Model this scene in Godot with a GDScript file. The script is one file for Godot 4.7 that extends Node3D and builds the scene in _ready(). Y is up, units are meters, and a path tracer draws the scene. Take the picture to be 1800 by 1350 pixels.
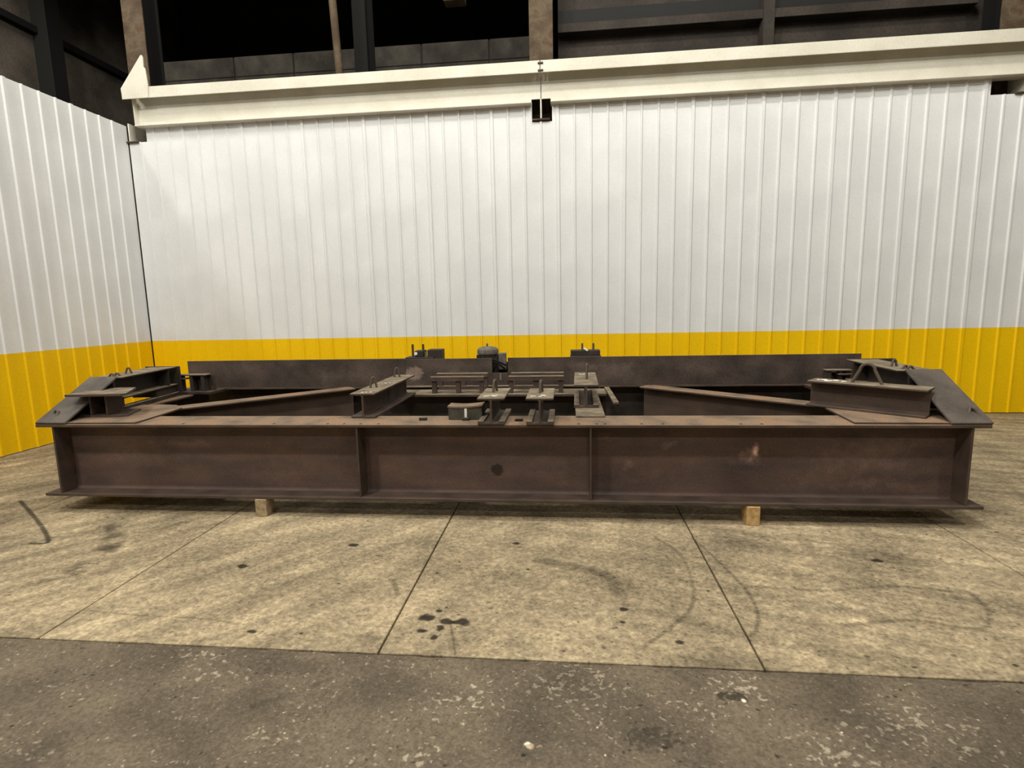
extends Node3D
# A long steel machine frame on two timbers, in a bay walled with ribbed white and yellow sheets.
# x to the right along the back wall, y up, z towards the camera; metres.

var M := {}
var lin_seed := 7

func _ready() -> void:
	set_camera()
	set_light()
	make_materials()
	build_shell()
	build_floor()
	build_ribbed_walls()
	build_upper_building()
	build_runway()
	build_frame()
	build_timbers()
	build_loose_beams()
	build_small_things()

# ---------------------------------------------------------------- camera and light
func set_camera() -> void:
	var cam := Camera3D.new()
	cam.name = "camera"
	cam.fov = rad_to_deg(2.0 * atan(675.0 / 957.8))
	cam.near = 0.05
	cam.far = 100.0
	add_child(cam)
	cam.position = Vector3(0, 1.6, 0)
	cam.rotation = Vector3(deg_to_rad(-8.222), deg_to_rad(5.847), deg_to_rad(-1.243))
	cam.current = true

const LAMP_COLOR := Color(1.0, 0.985, 0.94)
const LAMPS := [   # x, y, z, energy, half cone
	[-9.0, 9.4, -4.6, 44.0, 86.0], [-1.5, 9.4, -3.5, 25.0, 86.0], [2.0, 9.4, -3.6, 36.0, 86.0],
	[-0.4, 9.4, -1.0, 33.0, 86.0], [-5.2, 9.4, 1.2, 72.0, 86.0], [5.8, 9.4, 1.2, 36.0, 86.0],
	[-4.5, 9.4, 8.5, 34.0, 86.0], [1.5, 9.4, 8.5, 30.0, 86.0],
]

func set_light() -> void:
	var we := WorldEnvironment.new()
	we.name = "world_environment"
	var env := Environment.new()
	env.background_mode = Environment.BG_COLOR
	env.background_color = Color(0.012, 0.012, 0.014)
	env.tonemap_mode = Environment.TONE_MAPPER_LINEAR
	env.tonemap_exposure = 1.0
	env.sdfgi_enabled = true
	env.ssao_enabled = true
	env.ssil_enabled = true
	we.environment = env
	add_child(we)
	for l in LAMPS:
		high_bay_lamp(Vector3(l[0], l[1], l[2]), l[3], l[4])

func high_bay_lamp(at: Vector3, energy: float, cone: float) -> void:
	var t := thing("high_bay_lamp", "round high bay lamp hanging from the roof on a rod", "lamp", "high bay lamps under the roof")
	t.position = at
	var shell := flat_material(Color(0.35, 0.35, 0.35), 0.5)
	var glow := StandardMaterial3D.new()
	glow.albedo_color = Color(0.9, 0.9, 0.9)
	glow.emission_enabled = true
	glow.emission = LAMP_COLOR
	glow.emission_energy_multiplier = 3.0
	var b := Mb.new()
	b.lathe(shell, [Vector2(0.0, 0.16), Vector2(0.08, 0.16), Vector2(0.1, 0.12), Vector2(0.44, 0.03), Vector2(0.44, 0.0), Vector2(0.0, 0.0)], 24)
	part(t, "housing", b)
	b = Mb.new()
	b.lathe(glow, [Vector2(0.0, -0.004), Vector2(0.4, -0.004), Vector2(0.4, -0.012), Vector2(0.0, -0.012)], 24)
	part(t, "diffuser", b)
	b = Mb.new()
	b.tube(shell, [Vector3(0, 0.15, 0), Vector3(0, 10.57 - at.y, 0)], 0.012, 8)
	part(t, "rod", b)
	var s := SpotLight3D.new()
	s.name = "lamp_beam"
	s.light_color = LAMP_COLOR
	s.light_energy = energy
	s.light_size = 0.4
	s.spot_range = 40.0
	s.spot_angle = cone
	s.spot_angle_attenuation = 0.12
	s.spot_attenuation = 2.0
	s.shadow_enabled = true
	s.position = Vector3(0, -0.03, 0)
	s.rotation.x = -PI / 2
	t.add_child(s, true)

# ---------------------------------------------------------------- nodes
var taken := {}

func numbered(called: String) -> String:
	var n: int = taken.get(called, 0)
	taken[called] = n + 1
	return called if n == 0 else "%s_%03d" % [called, n]

func tag(o: Node, label: String, category: String, group := "", kind := "") -> void:
	o.set_meta("label", label)
	if category:
		o.set_meta("category", category)
	if group:
		o.set_meta("group", group)
	if kind:
		o.set_meta("kind", kind)

func thing(called: String, label: String, category: String, group := "", kind := "") -> Node3D:
	var o := Node3D.new()
	o.name = numbered(called)
	add_child(o, true)
	tag(o, label, category, group, kind)
	return o

func holder(parent: Node3D, called: String) -> Node3D:
	var o := Node3D.new()
	o.name = child_name(parent, called)
	parent.add_child(o, true)
	return o

func child_name(parent: Node, called: String) -> String:
	if not parent.has_node(called):
		return called
	var n := 1
	while parent.has_node("%s_%03d" % [called, n]):
		n += 1
	return "%s_%03d" % [called, n]

func part(parent: Node3D, called: String, b: Mb, label := "") -> MeshInstance3D:
	var o := MeshInstance3D.new()
	o.name = child_name(parent, called)
	o.mesh = b.done()
	parent.add_child(o, true)
	if label:
		o.set_meta("label", label)
	return o

func single(called: String, b: Mb, label: String, category: String, group := "", kind := "") -> MeshInstance3D:
	var o := MeshInstance3D.new()
	o.name = numbered(called)
	o.mesh = b.done()
	add_child(o, true)
	tag(o, label, category, group, kind)
	return o

# ---------------------------------------------------------------- mesh builder
class Mb:
	var tools := {}
	var order := []

	func st(m: Material) -> SurfaceTool:
		if not tools.has(m):
			var s := SurfaceTool.new()
			s.begin(Mesh.PRIMITIVE_TRIANGLES)
			tools[m] = s
			order.append(m)
		return tools[m]

	func done() -> ArrayMesh:
		var mesh := ArrayMesh.new()
		for m in order:
			var s: SurfaceTool = tools[m]
			s.generate_normals()
			s.commit(mesh)
			mesh.surface_set_material(mesh.get_surface_count() - 1, m)
		return mesh

	# a convex polygon whose front faces away from the point «inside»; uv: a Callable from position to Vector2
	func face(m: Material, pts: Array, inside: Vector3, uv = null, group := -1) -> void:
		var s := st(m)
		var n := Vector3.ZERO
		for i in range(1, pts.size() - 1):
			n += (pts[i + 1] - pts[0]).cross(pts[i] - pts[0])
		var mid := Vector3.ZERO
		for p in pts:
			mid += p
		mid /= pts.size()
		var flip := n.dot(mid - inside) < 0.0
		s.set_smooth_group(group if group >= 0 else 0xFFFFFFFF)
		for i in range(1, pts.size() - 1):
			var tri := [pts[0], pts[i], pts[i + 1]]
			if flip:
				tri = [pts[0], pts[i + 1], pts[i]]
			for p in tri:
				if uv != null:
					s.set_uv(uv.call(p))
				s.add_vertex(p)

	# a box from corner lo to corner hi with chamfered edges; top: another material for its upper face
	func box(m: Material, lo: Vector3, hi: Vector3, c := 0.0, top: Material = null, uv = null, tr := Transform3D()) -> void:
		var mid := (lo + hi) / 2.0
		var h := (hi - lo) / 2.0
		c = minf(c, minf(h.x, minf(h.y, h.z)) * 0.45)
		var inside := tr * mid
		for axis in 3:
			for sgn in [-1.0, 1.0]:
				var u := (axis + 1) % 3
				var v := (axis + 2) % 3
				var q := []
				for k in [[-1, -1], [1, -1], [1, 1], [-1, 1]]:
					var p := Vector3.ZERO
					p[axis] = h[axis] * sgn
					p[u] = (h[u] - c) * k[0]
					p[v] = (h[v] - c) * k[1]
					q.append(tr * (mid + p))
				face(top if top != null and axis == 1 and sgn > 0 else m, q, inside, uv)
		if c <= 0.0:
			return
		for axis in 3:
			var u := (axis + 1) % 3
			var v := (axis + 2) % 3
			for k in [[-1, -1], [1, -1], [1, 1], [-1, 1]]:
				var q := []
				for e in [[-1, 0], [1, 0], [1, 1], [-1, 1]]:
					var p := Vector3.ZERO
					p[axis] = (h[axis] - c) * e[0]
					p[u] = (h[u] - (c if e[1] == 1 else 0.0)) * k[0]
					p[v] = (h[v] - (0.0 if e[1] == 1 else c)) * k[1]
					q.append(tr * (mid + p))
				face(top if top != null and ((u == 1 and k[0] > 0) or (v == 1 and k[1] > 0)) else m, q, inside, uv)
		for i in 8:
			var sg := Vector3(-1 if i & 1 else 1, -1 if i & 2 else 1, -1 if i & 4 else 1)
			var q := []
			for a in 3:
				var p := Vector3.ZERO
				for b in 3:
					p[b] = (h[b] if a == b else h[b] - c) * sg[b]
				q.append(tr * (mid + p))
			face(m, q, inside, uv)

	# a closed outline (Vector2, any winding) lifted from y0 to y1; outline lies in x,z
	func slab(m: Material, outline: Array, y0: float, y1: float, top: Material = null, uv = null) -> void:
		prism(m, outline, Transform3D(Basis(Vector3.RIGHT, Vector3.BACK, Vector3.DOWN), Vector3(0, y1, 0)), y1 - y0, top, uv)

	# outline in the local xy plane of tr, extruded along local z from 0 to depth; cap: material of the z = 0 end
	func prism(m: Material, outline: Array, tr: Transform3D, depth: float, cap: Material = null, uv = null) -> void:
		var poly := PackedVector2Array(outline)
		if Geometry2D.is_polygon_clockwise(poly):
			poly.reverse()
		var ids := Geometry2D.triangulate_polygon(poly)
		var inner := depth / 2.0
		for i in range(0, ids.size(), 3):
			for z in [0.0, depth]:
				var q := []
				for k in 3:
					var p2: Vector2 = poly[ids[i + k]]
					q.append(tr * Vector3(p2.x, p2.y, z))
				var mid3: Vector3 = (q[0] + q[1] + q[2]) / 3.0
				var away: Vector3 = tr.basis.z * (1.0 if z == 0.0 else -1.0) * signf(depth)
				face(cap if cap != null and z == 0.0 else m, q, mid3 + away, uv)
		for i in poly.size():
			var a: Vector2 = poly[i]
			var b: Vector2 = poly[(i + 1) % poly.size()]
			var d := (b - a).normalized()
			var inn := Vector2(-d.y, d.x)
			var c2 := (a + b) / 2.0 + inn * 0.001
			face(m, [tr * Vector3(a.x, a.y, 0), tr * Vector3(b.x, b.y, 0), tr * Vector3(b.x, b.y, depth), tr * Vector3(a.x, a.y, depth)], tr * Vector3(c2.x, c2.y, inner), uv)

	func tube(m: Material, path: Array, r: float, sides := 8, caps := true) -> void:
		var s := st(m)
		var rings := []
		var up := Vector3(0.31, 0.87, 0.38).normalized()
		for i in path.size():
			var d: Vector3 = (path[mini(i + 1, path.size() - 1)] - path[maxi(i - 1, 0)]).normalized()
			var a := d.cross(up)
			if a.length() < 0.05:
				a = d.cross(Vector3.RIGHT)
			a = a.normalized()
			up = a.cross(d).normalized()
			var ring := []
			for k in sides:
				var t := TAU * k / sides
				ring.append(path[i] + (a * cos(t) + up * sin(t)) * r)
			rings.append(ring)
		for i in path.size() - 1:
			var c: Vector3 = (path[i] + path[i + 1]) / 2.0
			for k in sides:
				var j := (k + 1) % sides
				face(m, [rings[i][k], rings[i][j], rings[i + 1][j], rings[i + 1][k]], c, null, 1)
		if caps:
			face(m, rings[0], path[1])
			face(m, rings[-1], path[-2])

	func lathe(m: Material, prof: Array, sides := 24, at := Vector3.ZERO, smooth := true) -> void:
		for i in prof.size() - 1:
			var a: Vector2 = prof[i]
			var b: Vector2 = prof[i + 1]
			var d := b - a
			var nrm := Vector2(d.y, -d.x)
			for k in sides:
				var t0 := TAU * k / sides
				var t1 := TAU * (k + 1) / sides
				var q := []
				for e in [[a, t0], [a, t1], [b, t1], [b, t0]]:
					var p: Vector2 = e[0]
					q.append(at + Vector3(cos(e[1]) * p.x, p.y, sin(e[1]) * p.x))
				var c2 := (a + b) / 2.0
				var tm := (t0 + t1) / 2.0
				# outside is on the side of (dy, -dx) when the outline runs upward on the outside
				var outp := Vector3(cos(tm) * (c2.x - nrm.x * -1.0), c2.y + nrm.y * 1.0, sin(tm) * (c2.x + nrm.x))
				var inp := at + Vector3(cos(tm) * c2.x, c2.y, sin(tm) * c2.x) * 2.0 - outp - at
				var pts := []
				for p in q:
					if pts.is_empty() or not (p.is_equal_approx(pts[-1]) or p.is_equal_approx(pts[0])):
						pts.append(p)
				if pts.size() >= 3:
					face(m, pts, at + (inp if true else outp), null, (2 + i) if smooth else -1)

# ---------------------------------------------------------------- materials
func flat_material(c: Color, rough: float) -> StandardMaterial3D:
	var m := StandardMaterial3D.new()
	m.albedo_color = c
	m.roughness = rough
	m.metallic_specular = 0.35
	return m

func noise(kind: int, freq: float, octaves: int, sd: int) -> FastNoiseLite:
	var n := FastNoiseLite.new()
	n.noise_type = kind
	n.frequency = freq
	n.fractal_octaves = octaves
	n.seed = sd
	return n

func ramp_texture(freq: float, octaves: int, sd: int, stops: Array, size := 512) -> NoiseTexture2D:
	var t := NoiseTexture2D.new()
	t.width = size
	t.height = size
	t.seamless = true
	t.noise = noise(FastNoiseLite.TYPE_SIMPLEX_SMOOTH, freq, octaves, sd)
	var g := Gradient.new()
	var offs := PackedFloat32Array()
	var cols := PackedColorArray()
	for s in stops:
		offs.append(s[0])
		cols.append(s[1])
	g.offsets = offs
	g.colors = cols
	t.color_ramp = g
	return t

# mottled surface: a coarse colour pattern, a fine one multiplied in, and a little relief
func mottled(stops: Array, scale: float, freq: float, rough: float, sd: int, fine := 0.25, relief := 0.12) -> StandardMaterial3D:
	var m := StandardMaterial3D.new()
	m.albedo_texture = ramp_texture(freq, 5, sd, stops)
	m.uv1_triplanar = true
	m.uv1_world_triplanar = true
	m.uv1_scale = Vector3.ONE * scale
	m.uv1_offset = Vector3(0.37 * sd, 0.11 * sd, 0.23 * sd)
	m.uv2_triplanar = true
	m.uv2_world_triplanar = true
	m.uv2_scale = Vector3.ONE * scale * 4.3
	if fine > 0.0:
		m.detail_enabled = true
		m.detail_uv_layer = BaseMaterial3D.DETAIL_UV_2
		m.detail_blend_mode = BaseMaterial3D.BLEND_MODE_MUL
		m.detail_albedo = fine_texture(fine)
	m.roughness = rough
	m.metallic_specular = 0.35
	if relief > 0.0:
		m.heightmap_enabled = true
		m.heightmap_scale = relief
		m.heightmap_texture = relief_texture()
	return m

var fine_cache := {}
func fine_texture(f: float) -> NoiseTexture2D:
	if not fine_cache.has(f):
		fine_cache[f] = ramp_texture(0.03, 4, 91, [[0.0, Color(1 - f, 1 - f, 1 - f)], [0.5, Color(1 - f * 0.4, 1 - f * 0.4, 1 - f * 0.4)], [1.0, Color.WHITE]])
	return fine_cache[f]

var relief_cache: NoiseTexture2D
func relief_texture() -> NoiseTexture2D:
	if relief_cache == null:
		relief_cache = ramp_texture(0.02, 5, 55, [[0.0, Color.BLACK], [1.0, Color.WHITE]])
	return relief_cache

func grey(v: float) -> Color:
	return Color(v, v, v)

func make_materials() -> void:
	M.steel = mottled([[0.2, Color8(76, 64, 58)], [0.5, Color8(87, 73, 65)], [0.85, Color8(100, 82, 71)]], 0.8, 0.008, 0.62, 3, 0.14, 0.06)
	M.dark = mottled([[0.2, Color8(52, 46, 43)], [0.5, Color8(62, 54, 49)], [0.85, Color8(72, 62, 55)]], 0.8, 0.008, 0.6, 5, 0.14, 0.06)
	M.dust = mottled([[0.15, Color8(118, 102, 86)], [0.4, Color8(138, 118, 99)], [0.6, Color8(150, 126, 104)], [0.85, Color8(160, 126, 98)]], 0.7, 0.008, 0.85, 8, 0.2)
	M.grey_dust = mottled([[0.15, Color8(112, 100, 86)], [0.5, Color8(138, 124, 104)], [0.85, Color8(160, 146, 122)]], 1.1, 0.01, 0.85, 9, 0.2)
	M.nose = mottled([[0.15, Color8(78, 71, 66)], [0.5, Color8(98, 90, 83)], [0.85, Color8(114, 104, 94)]], 0.9, 0.008, 0.6, 12, 0.2)
	M.edge = flat_material(Color8(112, 98, 84), 0.7)
	M.rod = flat_material(Color8(92, 80, 70), 0.55)
	M.chalk = flat_material(Color8(236, 234, 226), 0.95)
	M.black = flat_material(Color8(22, 21, 20), 0.7)
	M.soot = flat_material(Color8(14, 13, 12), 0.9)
	M.motor = mottled([[0.2, Color8(96, 92, 86)], [0.8, Color8(128, 122, 112)]], 2.0, 0.01, 0.6, 21, 0.2, 0.0)
	M.white = mottled([[0.2, Color8(217, 218, 219)], [0.8, Color8(225, 226, 227)]], 0.35, 0.006, 0.5, 31, 0.03, 0.0)
	M.yellow = mottled([[0.2, Color8(238, 192, 1)], [0.8, Color8(243, 198, 1)]], 0.35, 0.006, 0.5, 33, 0.05, 0.0)
	M.cream = mottled([[0.2, Color8(208, 203, 188)], [0.5, Color8(215, 211, 197)], [0.8, Color8(220, 216, 204)]], 0.4, 0.007, 0.55, 35, 0.05, 0.0)
	M.wood = mottled([[0.2, Color8(196, 158, 104)], [0.5, Color8(214, 178, 124)], [0.8, Color8(226, 194, 142)]], 3.0, 0.01, 0.8, 41, 0.2)
	M.old_wood = mottled([[0.2, Color8(166, 146, 116)], [0.5, Color8(188, 168, 136)], [0.8, Color8(204, 184, 150)]], 3.0, 0.01, 0.8, 42, 0.3)
	M.gloom = mottled([[0.2, Color8(74, 68, 61)], [0.5, Color8(88, 80, 72)], [0.8, Color8(102, 93, 84)]], 0.25, 0.008, 0.8, 43, 0.2, 0.0)
	M.siding = mottled([[0.2, Color8(46, 41, 37)], [0.5, Color8(55, 49, 44)], [0.8, Color8(64, 57, 51)]], 0.25, 0.008, 0.8, 44, 0.2, 0.0)
	M.void = flat_material(Color8(30, 28, 27), 0.9)
	M.column = mottled([[0.2, Color8(72, 56, 42)], [0.45, Color8(86, 72, 56)], [0.62, Color8(98, 86, 70)], [0.9, Color8(80, 56, 36)]], 0.5, 0.008, 0.8, 47, 0.2)
	M.block = mottled([[0.2, Color8(48, 44, 40)], [0.5, Color8(58, 54, 48)], [0.8, Color8(68, 63, 56)]], 0.4, 0.01, 0.9, 49, 0.2)
	M.joint = flat_material(Color8(46, 42, 38), 0.95)

# ---------------------------------------------------------------- shell of the building
func shell_box(called: String, lo: Vector3, hi: Vector3, m: Material, label: String, category: String) -> void:
	var b := Mb.new()
	b.box(m, lo, hi)
	single(called, b, label, category, "", "structure")

func build_shell() -> void:
	shell_box("ceiling", Vector3(-13.2, 10.6, -16.2), Vector3(12.2, 10.8, 16.2), M.void, "dark roof far above the bay", "ceiling")
	shell_box("wall_rear", Vector3(-13.2, -0.2, -16.2), Vector3(12.2, 10.6, -16.0), M.void, "black end wall of the hall far behind the block wall", "wall")
	shell_box("wall_front", Vector3(-13.2, -0.2, 16.0), Vector3(12.2, 10.6, 16.2), M.gloom, "dim end wall of the hall behind the photographer", "wall")
	shell_box("wall_right", Vector3(12.0, -0.2, -16.0), Vector3(12.2, 10.6, 16.0), M.gloom, "dim side wall of the hall beyond the right edge of view", "wall")
	var w := thing("wall_west", "dark sheeted side wall above the low white left wall", "wall", "", "structure")
	var b := Mb.new()
	b.box(M.gloom, Vector3(-13.2, -0.2, -16.0), Vector3(-13.0, 10.6, 16.0))
	part(w, "backing", b)

# ---------------------------------------------------------------- floor
func lerp3(a: Vector3, b: Vector3, t: float) -> Vector3:
	return a + (b - a) * t

class Canvas:
	var w: int
	var h: int
	var x0: float
	var z0: float
	var sx: float
	var sz: float
	var mul := PackedFloat32Array()

	func _init(W: int, H: int, X0: float, X1: float, Z0: float, Z1: float) -> void:
		w = W
		h = H
		x0 = X0
		z0 = Z0
		sx = W / (X1 - X0)
		sz = H / (Z1 - Z0)
		mul.resize(W * H)
		mul.fill(1.0)

	# a soft line through points (x, z) in metres that darkens (amount < 0) or lightens
	func stroke(pts: Array, width: float, amount: float, broken: FastNoiseLite = null) -> void:
		for i in pts.size() - 1:
			var a := Vector2((pts[i][0] - x0) * sx, (pts[i][1] - z0) * sz)
			var b := Vector2((pts[i + 1][0] - x0) * sx, (pts[i + 1][1] - z0) * sz)
			var r := width * sx
			var rz := width * sz
			for y in range(maxi(0, int(minf(a.y, b.y) - rz - 1)), mini(h, int(maxf(a.y, b.y) + rz + 2))):
				for x in range(maxi(0, int(minf(a.x, b.x) - r - 1)), mini(w, int(maxf(a.x, b.x) + r + 2))):
					var p := Vector2(x, y)
					var ab := b - a
					var t := clampf((p - a).dot(ab) / maxf(ab.length_squared(), 0.01), 0.0, 1.0)
					if (t >= 1.0 and i < pts.size() - 2):
						continue
					var q := p - a - ab * t
					var d := sqrt((q.x / sx) * (q.x / sx) + (q.y / sz) * (q.y / sz)) / width
					if d < 1.0:
						var k := (1.0 - d * d) * amount
						if broken != null:
							k *= clampf(0.55 + 1.6 * broken.get_noise_2d(x, y), 0.0, 1.0)
						mul[y * w + x] *= 1.0 + k

	func blot(cx: float, cz: float, rx: float, rz: float, amount: float, n: FastNoiseLite, rag := 0.6, hard := 3.0, fine := 3.0) -> void:
		var X := (cx - x0) * sx
		var Y := (cz - z0) * sz
		var RX := rx * sx
		var RY := rz * sz
		for y in range(maxi(0, int(Y - RY * 1.6)), mini(h, int(Y + RY * 1.6) + 1)):
			for x in range(maxi(0, int(X - RX * 1.6)), mini(w, int(X + RX * 1.6) + 1)):
				var d := sqrt(pow((x - X) / RX, 2.0) + pow((y - Y) / RY, 2.0)) + n.get_noise_2d(x * fine, y * fine) * rag
				if d < 1.0:
					mul[y * w + x] *= 1.0 + amount * clampf((1.0 - d) * hard, 0.0, 1.0)

func arc(pts: Array, n := 24) -> Array:
	var c := Curve2D.new()
	for i in pts.size():
		var p := Vector2(pts[i][0], pts[i][1])
		var a := Vector2(pts[maxi(i - 1, 0)][0], pts[maxi(i - 1, 0)][1])
		var e := Vector2(pts[mini(i + 1, pts.size() - 1)][0], pts[mini(i + 1, pts.size() - 1)][1])
		var tan := (e - a) / 6.0
		c.add_point(p, -tan, tan)
	var out := []
	for i in n + 1:
		var q := c.sample_baked(c.get_baked_length() * i / n, true)
		out.append([q.x, q.y])
	return out

func noise_bytes(w: int, h: int, kind: int, freq: float, oct: int, sd: int, gw := 0, gh := 0) -> PackedByteArray:
	var im := noise(kind, freq, oct, sd).get_image(gw if gw else w, gh if gh else h)
	if gw or gh:
		im.resize(w, h, Image.INTERPOLATE_CUBIC)
	im.convert(Image.FORMAT_L8)
	return im.get_data()

func image_texture(w: int, h: int, bytes: PackedByteArray) -> ImageTexture:
	return ImageTexture.create_from_image(Image.create_from_data(w, h, false, Image.FORMAT_RGB8, bytes))

const FX0 := -7.9
const FX1 := 6.1
const FZ0 := -7.7
const FZ1 := -2.2

func concrete_texture() -> ImageTexture:
	var w := 2048
	var h := 1024
	var cv := Canvas.new(w, h, FX0, FX1, FZ0, FZ1)
	var br := noise(FastNoiseLite.TYPE_SIMPLEX_SMOOTH, 0.03, 3, 4)
	var rng := RandomNumberGenerator.new()
	rng.seed = 11
	# tyre marks and swirls
	cv.stroke(arc([[0.59, -3.63], [0.71, -3.38], [0.7, -2.98], [0.63, -2.74], [0.51, -2.58], [0.35, -2.41]]), 0.016, -0.18)
	cv.stroke(arc([[0.84, -3.64], [0.92, -3.31], [0.98, -2.97], [0.97, -2.74], [0.9, -2.56], [0.85, -2.52]]), 0.014, -0.2)
	cv.stroke(arc([[-3.23, -2.82], [-3.1, -2.9], [-3.15, -3.21], [-3.27, -3.43], [-3.51, -3.68]]), 0.1, -0.16, br)
	cv.stroke(arc([[-3.4, -2.75], [-3.02, -2.88], [-3.05, -3.21], [-3.12, -3.43]]), 0.05, 0.09, br)
	cv.stroke(arc([[-4.77, -4.12], [-4.17, -3.71], [-3.77, -3.41], [-3.69, -3.32], [-3.8, -3.31]]), 0.02, -0.45)
	cv.stroke(arc([[-0.18, -3.25], [0.2, -3.09], [0.27, -2.83]]), 0.06, -0.1)
	cv.stroke(arc([[1.34, -2.64], [1.7, -2.71], [1.98, -2.65], [2.14, -2.84], [2.16, -3.01]]), 0.02, -0.16)
	cv.stroke(arc([[1.0, -3.0], [1.4, -2.98], [1.8, -3.05], [2.1, -3.0]]), 0.02, -0.14)
	cv.stroke([[-0.6, -2.52], [-0.53, -2.29]], 0.007, -0.25)
	cv.stroke([[-1.04, -2.95], [-0.96, -2.79]], 0.02, -0.25)
	cv.stroke(arc([[-2.65, -2.53], [-2.3, -2.5], [-1.9, -2.49], [-1.7, -2.45]]), 0.008, -0.16)
	for i in 90:
		var x := rng.randf_range(-6.5, 4.5)
		var z := rng.randf_range(-5.0, -2.3)
		var l := rng.randf_range(0.25, 1.2)
		var bend := rng.randf_range(-0.3, 0.3)
		var dx := rng.randf_range(-0.7, 0.7)
		cv.stroke(arc([[x, z], [x + dx * l * 0.5 + bend * 0.2, z - l * 0.5], [x + dx * l, z - l]], 10), rng.randf_range(0.007, 0.02) if i % 3 else rng.randf_range(0.04, 0.1), rng.randf_range(-0.15, 0.13), br)
	# stains
	for s in [[-0.74, -2.58, 0.05, 0.035], [-0.63, -2.545, 0.04, 0.03], [-0.55, -2.55, 0.055, 0.032], [-0.645, -2.49, 0.025, 0.03], [-0.66, -2.41, 0.02, 0.03], [-0.74, -2.46, 0.03, 0.02], [-0.69, -2.64, 0.025, 0.02], [-1.46, -3.41, 0.04, 0.03], [-1.6, -2.4, 0.03, 0.018], [-2.06, -3.07, 0.04, 0.03], [1.88, -3.36, 0.035, 0.03], [-0.36, -3.49, 0.03, 0.02], [0.28, -2.72, 0.025, 0.02], [0.27, -2.6, 0.02, 0.015], [0.52, -2.45, 0.02, 0.015]]:
		cv.blot(s[0], s[1], s[2], s[3], -0.62, br, 0.5)
	for s in [[1.95, -3.4, 0.35, 0.2, -0.22], [1.15, -3.6, 0.25, 0.16, -0.2], [0.75, -2.33, 0.35, 0.12, -0.14], [-4.6, -3.2, 0.8, 0.4, -0.1], [-2.2, -2.9, 0.5, 0.3, -0.1], [-0.98, -2.38, 0.07, 0.07, -0.25]]:
		cv.blot(s[0], s[1], s[2], s[3], s[4], br, 0.5, 1.2)
	for i in 420:
		cv.blot(rng.randf_range(-6.3, 4.6), rng.randf_range(-5.0, -2.3), rng.randf_range(0.005, 0.015), rng.randf_range(0.004, 0.012), rng.randf_range(-0.6, -0.2), br, 0.5)
	var big := noise_bytes(w, h, FastNoiseLite.TYPE_SIMPLEX_SMOOTH, 0.004, 4, 1)
	var streak := noise_bytes(w, h, FastNoiseLite.TYPE_SIMPLEX_SMOOTH, 0.02, 4, 2, w, h / 5)
	var smear := noise(FastNoiseLite.TYPE_SIMPLEX_SMOOTH, 0.028, 4, 6)
	var grit := noise_bytes(w, h, FastNoiseLite.TYPE_SIMPLEX_SMOOTH, 0.1, 4, 3)
	var speck := noise_bytes(w, h, FastNoiseLite.TYPE_SIMPLEX_SMOOTH, 0.33, 2, 5)
	var out := PackedByteArray()
	out.resize(w * h * 3)
	for i in w * h:
		var sp := speck[i]
		var x := i % w
		var y := i / w
		var side := smoothstep(-2.5, 1.5, FX0 + x / cv.sx)
		var sa := smear.get_noise_2d((x * 0.62 - y * 0.78) * 0.22, x * 0.78 + y * 0.62)
		var sb := smear.get_noise_2d((x * 0.92 + y * 0.39) * 0.22 + 900.0, y * 0.92 - x * 0.39)
		var v := 1.0 + (big[i] - 128) * 0.0009 + lerpf(sa, sb, side) * 0.24 + (streak[i] - 128) * 0.0007 + (grit[i] - 128) * 0.0013 + (sp - 128) * 0.0012
		if sp < 56:
			v -= (56 - sp) * 0.01
		v *= cv.mul[i]
		out[i * 3] = clampi(int(v * 172.0), 0, 255)
		out[i * 3 + 1] = clampi(int(v * 155.0), 0, 255)
		out[i * 3 + 2] = clampi(int(v * 126.0), 0, 255)
	return image_texture(w, h, out)

const AX0 := -3.6
const AX1 := 3.6
const AZ0 := -2.4
const AZ1 := -1.2

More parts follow.
